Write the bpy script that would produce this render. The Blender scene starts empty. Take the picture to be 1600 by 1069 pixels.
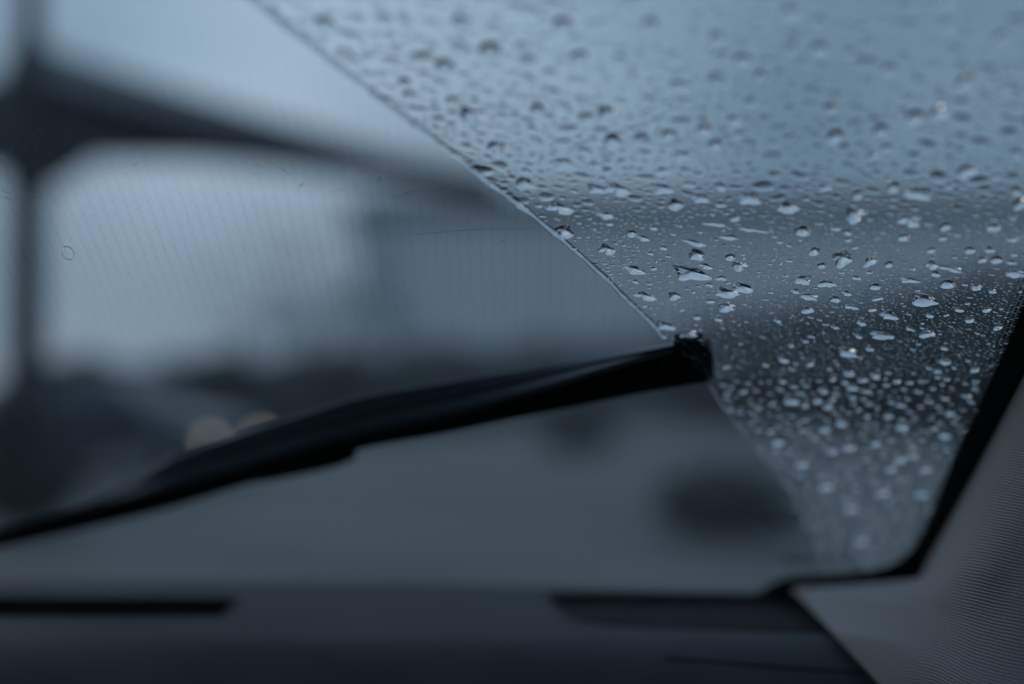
import bpy, bmesh, math, random
from mathutils import Vector, Matrix, noise

random.seed(11)
S = bpy.context.scene
COL = S.collection

# ------------------------------------------------------------------ camera
F_PX, CX, CY, HOR = 2222.0, 800.0, 534.5, 610.0      # photograph: 1600 x 1069, 50 mm lens
CAM = Vector((0.0, 0.0, 1.25))
PITCH = math.atan((HOR - CY) / F_PX)
cam_d = bpy.data.cameras.new('camera')
cam = bpy.data.objects.new('camera', cam_d)
COL.objects.link(cam)
cam.location = CAM
cam.rotation_euler = (math.pi / 2 + PITCH, 0, 0)
cam_d.sensor_width = 36.0
cam_d.lens = 50.0
cam_d.clip_start = 0.01
cam_d.clip_end = 3000.0
cam_d.dof.use_dof = True
cam_d.dof.focus_distance = 0.75
cam_d.dof.aperture_fstop = 1.75
cam_d.dof.aperture_blades = 0
S.camera = cam

# ------------------------------------------------------------------ world, sun, exposure
W = bpy.data.worlds.new('World')
S.world = W
W.use_nodes = True
nt = W.node_tree
nt.nodes.clear()
n_out = nt.nodes.new('ShaderNodeOutputWorld')
n_bg = nt.nodes.new('ShaderNodeBackground')
n_sky = nt.nodes.new('ShaderNodeTexSky')
n_sky.sky_type = 'NISHITA'
n_sky.sun_disc = False
n_sky.sun_elevation = math.radians(14)
n_sky.sun_rotation = math.radians(-50)
n_sky.air_density = 1.2
n_sky.dust_density = 1.0
n_sky.ozone_density = 3.0
SKY_STRENGTH = 0.1
# overcast veil: broad soft clouds laid over the clear sky
n_tc = nt.nodes.new('ShaderNodeTexCoord')
n_map = nt.nodes.new('ShaderNodeMapping')
n_map.inputs['Scale'].default_value = (1.0, 1.0, 2.2)
n_map.inputs['Location'].default_value = (3.1, 0.4, 0.7)
n_no = nt.nodes.new('ShaderNodeTexNoise')
n_no.inputs['Scale'].default_value = 3.2
n_no.inputs['Detail'].default_value = 4.0
n_no.inputs['Roughness'].default_value = 0.5
n_rmp = nt.nodes.new('ShaderNodeValToRGB')
n_rmp.color_ramp.elements[0].position = 0.36
n_rmp.color_ramp.elements[0].color = (1.75, 2.85, 3.95, 1)
n_rmp.color_ramp.elements[1].position = 0.66
n_rmp.color_ramp.elements[1].color = (2.5, 3.6, 4.75, 1)
n_mix = nt.nodes.new('ShaderNodeMixRGB')
n_mix.inputs['Fac'].default_value = 0.95
L = nt.links.new
L(n_tc.outputs['Generated'], n_map.inputs['Vector'])
L(n_map.outputs[0], n_no.inputs['Vector'])
L(n_no.outputs['Fac'], n_rmp.inputs['Fac'])
L(n_sky.outputs[0], n_mix.inputs['Color1'])
L(n_rmp.outputs[0], n_mix.inputs['Color2'])
# an overcast sky is darker towards the horizon; two broad brighter clouds and one grey one hang in it


def wmath(op, a, b):
    n = nt.nodes.new('ShaderNodeMath')
    n.operation = op
    for i, v in enumerate((a, b)):
        if isinstance(v, (int, float)):
            n.inputs[i].default_value = v
        else:
            L(v, n.inputs[i])
    return n.outputs[0]


n_sep = nt.nodes.new('ShaderNodeSeparateXYZ')
L(n_tc.outputs['Generated'], n_sep.inputs[0])
n_fac = wmath('ADD', wmath('MULTIPLY', wmath('MAXIMUM', n_sep.outputs[2], 0.0), 0.45), 0.88)
n_blob = 0.0
for (dx, dy, dz, inner, outer_, gain) in [(-.27, .96, .10, 1.0, .965, .22), (-.06, .97, .22, 1.0, .965, .42), (-.072, .99, .058, 1.0, .979, -.34), (.06, .99, .07, 1.0, .97, -.08), (.33, .93, .16, 1.0, .94, -.16)]:
    ln = math.sqrt(dx * dx + dy * dy + dz * dz)
    vd = nt.nodes.new('ShaderNodeVectorMath')
    vd.operation = 'DOT_PRODUCT'
    L(n_tc.outputs['Generated'], vd.inputs[0])
    vd.inputs[1].default_value = (dx / ln, dy / ln, dz / ln)
    mr = nt.nodes.new('ShaderNodeMapRange')
    mr.interpolation_type = 'SMOOTHSTEP'
    mr.inputs['From Min'].default_value = outer_
    mr.inputs['From Max'].default_value = inner
    mr.inputs['To Max'].default_value = gain
    L(vd.outputs['Value'], mr.inputs['Value'])
    n_blob = wmath('ADD', n_blob, mr.outputs[0])
n_mul = nt.nodes.new('ShaderNodeMixRGB')
n_mul.blend_type = 'MULTIPLY'
n_mul.inputs['Fac'].default_value = 1.0
L(n_mix.outputs[0], n_mul.inputs['Color1'])
n_cmb = nt.nodes.new('ShaderNodeCombineXYZ')
for i_, k_ in enumerate((1.25, 1.0, 0.86)):          # cloud light is a little whiter than the blue veil
    L(wmath('ADD', n_fac, wmath('MULTIPLY', n_blob, k_)), n_cmb.inputs[i_])
L(n_cmb.outputs[0], n_mul.inputs['Color2'])
L(n_mul.outputs[0], n_bg.inputs['Color'])
n_bg.inputs['Strength'].default_value = SKY_STRENGTH
L(n_bg.outputs[0], n_out.inputs['Surface'])

sun_d = bpy.data.lights.new('sun', 'SUN')
sun_d.energy = 0.5
sun_d.angle = math.radians(40)
sun_d.color = (1.0, 0.96, 0.9)
sun = bpy.data.objects.new('sun', sun_d)
COL.objects.link(sun)
az, el = math.radians(-50), math.radians(14)
sdir = Vector((math.sin(az) * math.cos(el), math.cos(az) * math.cos(el), math.sin(el)))
sun.rotation_euler = sdir.to_track_quat('Z', 'Y').to_euler()

S.view_settings.view_transform = 'Standard'
S.view_settings.look = 'None'
S.view_settings.gamma = 1.0
S.view_settings.use_curve_mapping = False
S.view_settings.exposure = 0.0
S.render.engine = 'CYCLES'
S.cycles.use_denoising = True
S.cycles.max_bounces = 14
S.cycles.transmission_bounces = 12
S.cycles.transparent_max_bounces = 16
S.cycles.caustics_refractive = True
S.cycles.sample_clamp_indirect = 4.0


# ------------------------------------------------------------------ helpers
def new_mat(name, color, rough=0.6, spec=0.5):
    m = bpy.data.materials.new(name)
    m.use_nodes = True
    b = m.node_tree.nodes['Principled BSDF']
    b.inputs['Base Color'].default_value = (*color, 1)
    b.inputs['Roughness'].default_value = rough
    b.inputs['Specular IOR Level'].default_value = spec
    return m


def vary(m, scale, lo, hi, bump=0.0, coord='Object', detail=5.0, bump_scale=None, dist=0.001):
    """noise between two base colours, and an optional fine relief"""
    t = m.node_tree
    b = t.nodes['Principled BSDF']
    tc = t.nodes.new('ShaderNodeTexCoord')
    no = t.nodes.new('ShaderNodeTexNoise')
    no.inputs['Scale'].default_value = scale
    no.inputs['Detail'].default_value = detail
    r = t.nodes.new('ShaderNodeValToRGB')
    r.color_ramp.elements[0].position = 0.32
    r.color_ramp.elements[1].position = 0.68
    r.color_ramp.elements[0].color = (*lo, 1)
    r.color_ramp.elements[1].color = (*hi, 1)
    t.links.new(tc.outputs[coord], no.inputs['Vector'])
    t.links.new(no.outputs['Fac'], r.inputs['Fac'])
    t.links.new(r.outputs[0], b.inputs['Base Color'])
    if bump:
        n2 = t.nodes.new('ShaderNodeTexNoise')
        n2.inputs['Scale'].default_value = bump_scale or scale * 6
        n2.inputs['Detail'].default_value = 6
        bp = t.nodes.new('ShaderNodeBump')
        bp.inputs['Strength'].default_value = bump
        bp.inputs['Distance'].default_value = dist
        t.links.new(tc.outputs[coord], n2.inputs['Vector'])
        t.links.new(n2.outputs['Fac'], bp.inputs['Height'])
        t.links.new(bp.outputs[0], b.inputs['Normal'])
    return m


def link(name, me, mats=None, parent=None, smooth=True):
    if mats is not None and not me.materials:
        for m in (mats if isinstance(mats, (list, tuple)) else [mats]):
            me.materials.append(m)
    o = bpy.data.objects.new(name, me)
    COL.objects.link(o)
    if parent is not None:
        o.parent = parent
        o.matrix_parent_inverse = parent.matrix_world.inverted()
    return o


def mesh(name, verts, faces, smooth=True):
    me = bpy.data.meshes.new(name)
    me.from_pydata([tuple(v) for v in verts], [], faces)
    if smooth:
        me.polygons.foreach_set('use_smooth', [True] * len(me.polygons))
    me.update()
    return me


def bm_mesh(name, bm, smooth=False):
    me = bpy.data.meshes.new(name)
    bmesh.ops.recalc_face_normals(bm, faces=bm.faces)
    bm.to_mesh(me)
    bm.free()
    if smooth:
        me.polygons.foreach_set('use_smooth', [True] * len(me.polygons))
    me.update()
    return me


def empty(name, loc=(0, 0, 0), rz=0.0):
    o = bpy.data.objects.new(name, None)
    o.location = loc
    o.rotation_euler = (0, 0, rz)
    COL.objects.link(o)
    o.matrix_world = Matrix.Translation(Vector(loc)) @ Matrix.Rotation(rz, 4, 'Z')
    return o


def tag(o, label=None, cat=None, group=None, kind=None):
    if label:
        o['label'] = label
    if cat:
        o['category'] = cat
    if group:
        o['group'] = group
    if kind:
        o['kind'] = kind
    return o


def box_bm(bm, c, s, rot=None, bevel=0.0):
    r = bmesh.ops.create_cube(bm, size=1.0)
    vs = r['verts']
    bmesh.ops.scale(bm, vec=Vector(s), verts=vs)
    if bevel:
        es = list({e for v in vs for e in v.link_edges})
        g = bmesh.ops.bevel(bm, geom=es, offset=bevel, segments=2, affect='EDGES', profile=0.6)
        vs = list({v for f in g['faces'] for v in f.verts} | {v for v in vs if v.is_valid})
    if rot is not None:
        bmesh.ops.transform(bm, matrix=rot, verts=vs)
    bmesh.ops.translate(bm, vec=Vector(c), verts=vs)
    return vs


def loft(bm, rings, cap=True):
    vv = [[bm.verts.new(p) for p in r] for r in rings]
    n = len(vv[0])
    for a, b in zip(vv, vv[1:]):
        for i in range(n):
            bm.faces.new((a[i], a[(i + 1) % n], b[(i + 1) % n], b[i]))
    if cap:
        bm.faces.new(list(reversed(vv[0])))
        bm.faces.new(vv[-1])
    return vv


def ray(px, py):
    u = (CY - py) / F_PX
    return Vector(((px - CX) / F_PX, math.cos(PITCH) - u * math.sin(PITCH), math.sin(PITCH) + u * math.cos(PITCH)))


def at(px, py, d):
    return CAM + ray(px, py) * d


def at_z(px, py, z):
    v = ray(px, py)
    return CAM + v * ((z - CAM.z) / v.z)


def project(p):
    q = p - CAM
    fw = q.y * math.cos(PITCH) + q.z * math.sin(PITCH)
    up = -q.y * math.sin(PITCH) + q.z * math.cos(PITCH)
    return CX + F_PX * q.x / fw, CY - F_PX * up / fw, fw


# the windscreen: a raked sheet, bowed across the car
RAKE_T, GR, GXC, GY0, GZ0 = math.tan(math.radians(28)), 2.4, -0.38, 0.798, 0.061


def glass_y(x, z):                   # z measured from camera height
    return GY0 - (z - GZ0) / RAKE_T - (x - GXC) ** 2 / (2 * GR)


def glass_p(x, z):
    return Vector((x, glass_y(x, z), CAM.z + z))


def glass_hit(px, py):
    v = ray(px, py)
    lo, hi = 0.1, 4.0
    for _ in range(60):
        t = (lo + hi) / 2
        p = v * t
        if p.y < glass_y(p.x, p.z):
            lo = t
        else:
            hi = t
    return CAM + v * lo, lo


def glass_frame(p):
    n = Vector(((p.x - GXC) / GR, 1.0, 1.0 / RAKE_T)).normalized()
    tx = Vector((1, 0, 0))
    tx = (tx - n * tx.dot(n)).normalized()
    ty = n.cross(tx).normalized()
    if ty.z < 0:
        ty = -ty
    return ty.cross(n).normalized(), ty, n      # right-handed: x across, y up the glass, z outwards


def on_glass(px, py, off=0.0):
    p, d = glass_hit(px, py)
    return p + glass_frame(p)[2] * off


def interp(poly, t):
    for (a, b), (c, d) in zip(poly, poly[1:]):
        if a <= t <= c:
            return b + (d - b) * (t - a) / (c - a)
    return poly[0][1] if t < poly[0][0] else poly[-1][1]


def resample(pts, n):
    seg = [0.0]
    for a, b in zip(pts, pts[1:]):
        seg.append(seg[-1] + math.dist(a, b))
    out = []
    for i in range(n):
        s = seg[-1] * i / (n - 1)
        k = 0
        while k < len(seg) - 2 and seg[k + 1] < s:
            k += 1
        f = (s - seg[k]) / max(1e-9, seg[k + 1] - seg[k])
        # catmull-rom
        p0, p1, p2, p3 = pts[max(k - 1, 0)], pts[k], pts[k + 1], pts[min(k + 2, len(pts) - 1)]
        out.append(tuple(0.5 * (2 * b + (c - a) * f + (2 * a - 5 * b + 4 * c - d) * f * f + (3 * b - a - 3 * c + d) * f ** 3)
                         for a, b, c, d in zip(p0, p1, p2, p3)))
    return out


# ------------------------------------------------------------------ materials
M = {}
M['ground'] = vary(new_mat('wet_concrete', (.2, .2, .2), 0.55, 0.35), 0.3, (.026, .027, .026), (.134, .13, .122), 0.25, 'Object', 6, 3.0, 0.02)  # random tone patches, contrast raised to paint mottled reflections into the colour
M['dark_steel'] = vary(new_mat('dark_steel', (.03, .032, .035), 0.5), 2.0, (.022, .024, .027), (.045, .046, .05), 0.1)
M['grey_sheet'] = vary(new_mat('grey_sheet', (.25, .25, .27), 0.5), 1.0, (.2, .2, .22), (.3, .3, .32))
M['render_wall'] = vary(new_mat('render_wall', (.5, .5, .5), 0.8), 0.12, (.62, .62, .635), (.72, .715, .73))
M['roof_slate'] = vary(new_mat('roof_slate', (.07, .07, .08), 0.6), 0.4, (.05, .05, .058), (.09, .09, .1))
M['far_glass'] = new_mat('far_glass', (.05, .06, .07), 0.15)
M['leaf'] = vary(new_mat('leaf', (.05, .07, .04), 0.6), 1.4, (.04, .046, .044), (.08, .09, .082))
M['bark'] = vary(new_mat('bark', (.06, .05, .04), 0.85), 6, (.04, .035, .03), (.09, .075, .06), 0.4, 'Object', 5, 20, .02)
M['navy_paint'] = new_mat('navy_paint', (.022, .03, .045), 0.25)
M['tyre'] = vary(new_mat('tyre', (.02, .02, .02), 0.8), 20, (.015, .015, .016), (.03, .03, .03))
M['rim'] = new_mat('rim', (.3, .31, .33), 0.35)
M['rim'].node_tree.nodes['Principled BSDF'].inputs['Metallic'].default_value = 0.8
M['black_plastic'] = vary(new_mat('black_plastic', (.012, .013, .015), 0.8, .25), 60, (.008, .009, .01), (.017, .018, .02), 0.15, 'Object', 4, 900, .0004)
M['black_rubber'] = vary(new_mat('black_rubber', (.006, .006, .007), 0.9, .2), 40, (.004, .004, .005), (.009, .009, .01))
M['spoiler'] = vary(new_mat('blade_spoiler', (.1, .11, .13), 0.5), 25, (.09, .1, .12), (.12, .13, .15), 0.1, 'Object', 4, 400, .0005)
M['frit'] = new_mat('frit', (.004, .004, .005), 0.7, 0.2)
M['dash'] = vary(new_mat('dash_vinyl', (.05, .055, .065), 0.7, 0.22), 14, (.021, .023, .028), (.031, .033, .038), 0.5, 'Object', 5, 700, .0006)
M['grille'] = vary(new_mat('grille_mesh', (.02, .022, .024), 0.8, 0.12), 30, (.006, .0068, .0075), (.010, .011, .0118), 0.6, 'Object', 2, 900, .001)
M['headliner'] = vary(new_mat('headliner', (.1, .1, .1), 0.9), 20, (.08, .08, .085), (.12, .12, .125))
M['wire'] = new_mat('heating_wire', (.02, .02, .022), 0.5)
M['scratch'] = new_mat('scratch', (.55, .56, .58), 0.5)
M['dust'] = new_mat('dust', (.5, .5, .5), 0.9)


def glass_mat(name, ior):
    m = bpy.data.materials.new(name)
    m.use_nodes = True
    t = m.node_tree
    t.nodes.clear()
    o = t.nodes.new('ShaderNodeOutputMaterial')
    g = t.nodes.new('ShaderNodeBsdfGlass')
    g.inputs['IOR'].default_value = ior
    g.inputs['Roughness'].default_value = 0.0
    g.inputs['Color'].default_value = (1, 1, 1, 1)
    t.links.new(g.outputs[0], o.inputs['Surface'])
    return m


M['water'] = glass_mat('rain_water', 1.333)
m = bpy.data.materials.new('clear_pane')
m.use_nodes = True
m.node_tree.nodes.clear()
_o = m.node_tree.nodes.new('ShaderNodeOutputMaterial')
_t = m.node_tree.nodes.new('ShaderNodeBsdfTransparent')
m.node_tree.links.new(_t.outputs[0], _o.inputs['Surface'])
M['pane'] = m


def lamp_mat():
    m = bpy.data.materials.new('warm_lamp')
    m.use_nodes = True
    b = m.node_tree.nodes['Principled BSDF']
    b.inputs['Base Color'].default_value = (.5, .48, .42, 1)
    b.inputs['Emission Color'].default_value = (1.0, 0.86, 0.62, 1)
    b.inputs['Emission Strength'].default_value = 1.15
    return m


M['lamp'] = lamp_mat()


def fabric_mat():
    """ribbed woven cloth: rows of short slanted stitches"""
    m = new_mat('woven_cloth', (.3, .3, .3), 0.95, 0.2)
    t = m.node_tree
    b = t.nodes['Principled BSDF']
    uv = t.nodes.new('ShaderNodeUVMap')
    uv.uv_map = 'UVMap'
    sep = t.nodes.new('ShaderNodeSeparateXYZ')
    t.links.new(uv.outputs[0], sep.inputs[0])

    def math_n(op, a, b_=None):
        n = t.nodes.new('ShaderNodeMath')
        n.operation = op
        for i, v in enumerate((a, b_)):
            if v is None:
                continue
            if isinstance(v, (int, float)):
                n.inputs[i].default_value = v
            else:
                t.links.new(v, n.inputs[i])
        return n.outputs[0]
    U, V = sep.outputs[0], sep.outputs[1]
    nz = t.nodes.new('ShaderNodeTexNoise')
    nz.inputs['Scale'].default_value = 60
    nz.inputs['Detail'].default_value = 3
    t.links.new(uv.outputs[0], nz.inputs['Vector'])
    wob = math_n('MULTIPLY', nz.outputs['Fac'], 4.5)
    rib = math_n('SINE', math_n('ADD', math_n('MULTIPLY', V, 2 * math.pi / 0.0018), wob))
    rib01 = math_n('MULTIPLY', math_n('ADD', rib, 1.0), 0.5)
    st = math_n('SINE', math_n('ADD', math_n('MULTIPLY', U, 2 * math.pi / 0.0019), math_n('MULTIPLY', V, 2 * math.pi / 0.0045)))
    st01 = math_n('MULTIPLY', math_n('ADD', st, 1.0), 0.5)
    hgt = math_n('ADD', math_n('MULTIPLY', rib01, 0.75), math_n('MULTIPLY', math_n('MULTIPLY', st01, rib01), 0.5))
    bp = t.nodes.new('ShaderNodeBump')
    bp.inputs['Strength'].default_value = 0.75
    bp.inputs['Distance'].default_value = 0.0007
    t.links.new(hgt, bp.inputs['Height'])
    t.links.new(bp.outputs[0], b.inputs['Normal'])
    r = t.nodes.new('ShaderNodeValToRGB')
    r.color_ramp.elements[0].color = (.165, .166, .17, 1)
    r.color_ramp.elements[1].color = (.265, .267, .272, 1)
    r.color_ramp.elements[0].position = 0.0
    r.color_ramp.elements[1].position = 0.9
    t.links.new(hgt, r.inputs['Fac'])
    t.links.new(r.outputs[0], b.inputs['Base Color'])
    return m


M['fabric'] = fabric_mat()

# ------------------------------------------------------------------ ground
bm = bmesh.new()
bmesh.ops.create_grid(bm, x_segments=24, y_segments=24, size=900)
g = link('ground', bm_mesh('ground', bm), M['ground'])
tag(g, 'pale wet concrete yard stretching out in front of the windscreen', kind='structure')


# ------------------------------------------------------------------ far building
def building():
    d = 150.0
    x0, x1 = at(555, HOR, d).x, at(1720, HOR, d).x
    top = at(800, 338, d).z
    roof_top = at(800, 296, d).z
    b = empty('office_building', ((x0 + x1) / 2, d, 0))
    tag(b, 'long pale building with a dark roof, blurred beyond the rain covered glass', 'building')
    bm = bmesh.new()
    box_bm(bm, ((x0 + x1) / 2, d + 9, top / 2), (x1 - x0, 18, top))
    link('wall', bm_mesh('building_wall', bm), M['render_wall'], b)
    bm = bmesh.new()
    xa, xb, ya, yb = x0 - 1.2, x1 + 1.2, d - 1.2, d + 19
    ring0 = [(xa, ya, top + .003), (xb, ya, top + .003), (xb, yb, top + .003), (xa, yb, top + .003)]
    ring1 = [(xa, ya, top + .8), (xb, ya, top + .8), (xb, yb, top + .8), (xa, yb, top + .8)]
    ring2 = [(xa + 3, ya + 3, roof_top), (xb - 3, ya + 3, roof_top), (xb - 3, yb - 3, roof_top), (xa + 3, yb - 3, roof_top)]
    loft(bm, [ring0, ring1, ring2])
    link('roof', bm_mesh('building_roof', bm), M['roof_slate'], b)


building()


# ------------------------------------------------------------------ planting
def crown_mesh(name, blobs, n, leaf, rng):
    vs, fs = [], []
    tot = sum(b[3] * b[4] * b[5] for b in blobs)
    for (cx, cy, cz, rx, ry, rz) in blobs:
        k = int(n * rx * ry * rz / tot) + 8
        for _ in range(k):
            v = Vector((rng.gauss(0, 1), rng.gauss(0, 1), rng.gauss(0, 1))).normalized()
            r = rng.uniform(0.45, 1.0) ** 0.5 * (1 + 0.28 * noise.noise(v * 2.3 + Vector((cx, cy, cz))))
            p = Vector((cx + v.x * rx * r, cy + v.y * ry * r, max(leaf * .4, cz + v.z * rz * r)))
            a = Vector((rng.uniform(-1, 1), rng.uniform(-1, 1), rng.uniform(-1, 1))).normalized()
            b_ = a.orthogonal().normalized()
            s = leaf * rng.uniform(.6, 1.3)
            i = len(vs)
            vs += [p - a * s, p + b_ * s * .5, p + a * s, p - b_ * s * .5]
            fs.append((i, i + 1, i + 2, i + 3))
    return mesh(name, vs, fs, False)


def plant(name, label, cat, base, blobs, n, leaf, trunk_h, trunk_r, group=None):
    rng = random.Random(hash((round(base[0] * 7), round(base[1] * 3))) & 0xffff)
    o = empty(name, base)
    tag(o, label, cat, group)
    c = link('crown', crown_mesh(name + '_crown', blobs, n, leaf, rng), M['leaf'], o)
    c.matrix_parent_inverse = Matrix()
    bm = bmesh.new()
    rings = []
    for k in range(5):
        f = k / 4
        rr = trunk_r * (1.25 - .8 * f) * (1.3 if k == 0 else 1)
        rings.append([(math.cos(a * math.tau / 8) * rr + .1 * trunk_h * .2 * math.sin(f * 3), math.sin(a * math.tau / 8) * rr, f * trunk_h) for a in range(8)])
    loft(bm, rings)
    for k in range(4):
        a = k * math.tau / 4 + rng.random()
        z0 = trunk_h * rng.uniform(.5, .85)
        e = Vector((math.cos(a), math.sin(a), 1.1)) * trunk_h * .4
        r0 = []
        for f in (0, 1):
            rr = trunk_r * (.5 - .35 * f)
            cc = Vector((0, 0, z0)) + e * f
            r0.append([cc + Vector((math.cos(q * math.tau / 5) * rr, math.sin(q * math.tau / 5) * rr, 0)) for q in range(5)])
        loft(bm, r0)
    t = link('trunk', bm_mesh(name + '_trunk', bm), M['bark'], o)
    t.matrix_parent_inverse = Matrix()
    return o


# bushes along the far side of the yard
bush_spots = [(120, 30, 1.9, 'broad dark bush far across the yard behind the parked car'),
              (330, 34, 2.1, 'dark bush behind the parked car, third along the far edge'),
              (520, 42, 2.5, 'dark rounded bush showing just above the wiper blade'),
              (690, 52, 3.1, 'wide dark bush above the middle of the wiper blade'),
              (840, 62, 3.6, 'tall dark bush above the outer half of the wiper blade'),
              (985, 74, 4.4, 'tall dark bush behind the tip of the wiper blade')]
for (px, d, h, lab) in bush_spots:
    w = 120 / F_PX * d
    p = at(px, HOR, d)
    plant('bush', lab, 'bush', (p.x, d, 0), [(0, 0, h * .5, w, 1.6, h * .52), (-w * .5, .3, h * .4, w * .7, 1.4, h * .45), (w * .55, -.2, h * .42, w * .7, 1.3, h * .45)],
          2600, .2, h * .6, .12, 'bushes along the far edge of the yard')
for (px, d, h, lab) in [(1160, 60, 4.6, 'dark leafy tree beyond the wiper tip, seen through raindrops'),
                        (1300, 52, 4.6, 'dark leafy tree second from the right behind the raindrops'),
                        (1440, 46, 4.5, 'broad dark tree seen through raindrops near the pillar'),
                        (1590, 42, 4.9, 'tallest dark tree, partly behind the black edge of the windscreen')]:
    p = at(px, HOR, d)
    w = h * .42 + 1.6
    plant('tree', lab, 'tree', (p.x, d, 0), [(0, 0, h * .66, w, w, h * .34), (-w * .6, .5, h * .42, w * .7, w * .6, h * .34), (w * .6, -.4, h * .42, w * .75, w * .6, h * .36), (0, -.5, h * .25, w, w * .6, h * .25)],
          4200, .3, h * .65, .22, 'dark trees at the far side')
# sparse made-up trees, added to grade bright sky into the building's darker end
for (px, d, n, w, lab) in [(535, 74, 380, 3.6, 'thin bare looking tree added to soften the left end of the pale building'),
                           (425, 80, 200, 4.0, 'sparse faint tree added to dim the brightest sky above the parked car')]:
    p = at(px, HOR, d)
    plant('added_sparse_tree', lab, 'tree', (p.x, d, 0), [(0, 0, 6.4, w, 2.2, 4.6), (.6, 0, 4.0, w * .9, 2.0, 3.0)], n, .3, 7.5, .14)
# low shrubs on the yard
p = at_z(1135, 830, 0)
plant('shrub', 'low dark oval shrub on the pale yard, just inside the edge of the wiped glass', 'shrub', (p.x, p.y, 0),
      [(0, 0, .3, .62, .55, .3), (-.25, .1, .26, .4, .4, .24), (.3, -.05, .25, .4, .4, .24)], 1700, .05, .3, .03)
p = at_z(915, 708, 0)
plant('shrub', 'smaller faint shrub farther off, below the outer half of the wiper blade', 'shrub', (p.x, p.y, 0),
      [(0, 0, .36, .7, .5, .34), (-.5, .1, .26, .5, .4, .24)], 900, .08, .3, .03)
p = at_z(40, 812, 0)
plant('shrub', 'dark shrub at the foot of the post', 'shrub', (p.x, p.y - .25, 0),
      [(0, 0, .6, .42, .4, .62), (.1, .05, .35, .5, .4, .35)], 1600, .07, .6, .03)


# ------------------------------------------------------------------ post with tapering arm
def canopy_post():
    d = 14.0
    bx = at(40, HOR, d).x
    o = empty('canopy_post', (bx, d, 0))
    tag(o, 'blurred dark post with a long tapering arm reaching across the upper left', 'post')
    zz = lambda py: at(40, py, d).z
    xx = lambda px: at(px, 300, d).x
    # post: thick up to the joint, slim above
    bm = bmesh.new()
    prof = [(0.0, .2), (.02, .2), (zz(330), .19), (zz(290), .21), (zz(240), .27), (zz(110), .27), (zz(85), .21), (zz(50), .14), (zz(-140), .11)]
    loft(bm, [[(bx + math.cos(a * math.tau / 12) * r, d + math.sin(a * math.tau / 12) * r * .8, z) for a in range(12)] for z, r in prof])
    link('post', bm_mesh('post', bm, True), M['dark_steel'], o)
    bm = bmesh.new()
    box_bm(bm, (bx, d, .02), (.5, .5, .04), bevel=.008)
    link('base_plate', bm_mesh('post_base', bm), M['dark_steel'], o)
    # arm: deep at the post, thin at its end
    up = [(40, 112), (110, 146), (200, 170), (300, 196), (450, 232), (600, 266), (720, 286), (800, 299)]
    lo = [(40, 300), (85, 285), (140, 246), (300, 246), (450, 263), (600, 283), (720, 300), (800, 308)]
    bm = bmesh.new()
    n = 30
    rings = []
    for i in range(n + 1):
        px = 40 + (800 - 40) * i / n
        zt, zb = at(px, interp(up, px), d).z, at(px, interp(lo, px), d).z
        x = xx(px)
        hw = .12 - .07 * i / n
        rings.append([(x, d - hw, zb), (x, d + hw, zb), (x, d + hw, zt), (x, d - hw, zt)])
    loft(bm, rings)
    link('arm', bm_mesh('arm', bm), M['dark_steel'], o)
    bm = bmesh.new()
    loft(bm, [[(xx(px), d - .14, at(px, b_, d).z), (xx(px), d + .14, at(px, b_, d).z), (xx(px), d + .14, at(px, t_, d).z), (xx(px), d - .14, at(px, t_, d).z)]
              for px, t_, b_ in ((-420, 236, 250), (-160, 180, 246), (-60, 142, 250), (0, 122, 268), (42, 112, 300))])
    link('short_arm', bm_mesh('short_arm', bm), M['dark_steel'], o)
    # grey roof sheet carried along the top of the arm
    bm = bmesh.new()
    rings = []
    for i in range(n + 1):
        px = 90 + (780 - 90) * i / n
        th = .26 * (1 - i / n) + .07
        zb = at(px, interp(up, px), d).z + .006
        x = xx(px)
        rings.append([(x, d - .5, zb), (x, d + .5, zb), (x, d + .5, zb + th), (x, d - .5, zb + th)])
    loft(bm, rings)
    link('roof_sheet', bm_mesh('roof_sheet', bm), M['grey_sheet'], o)


canopy_post()


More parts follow.
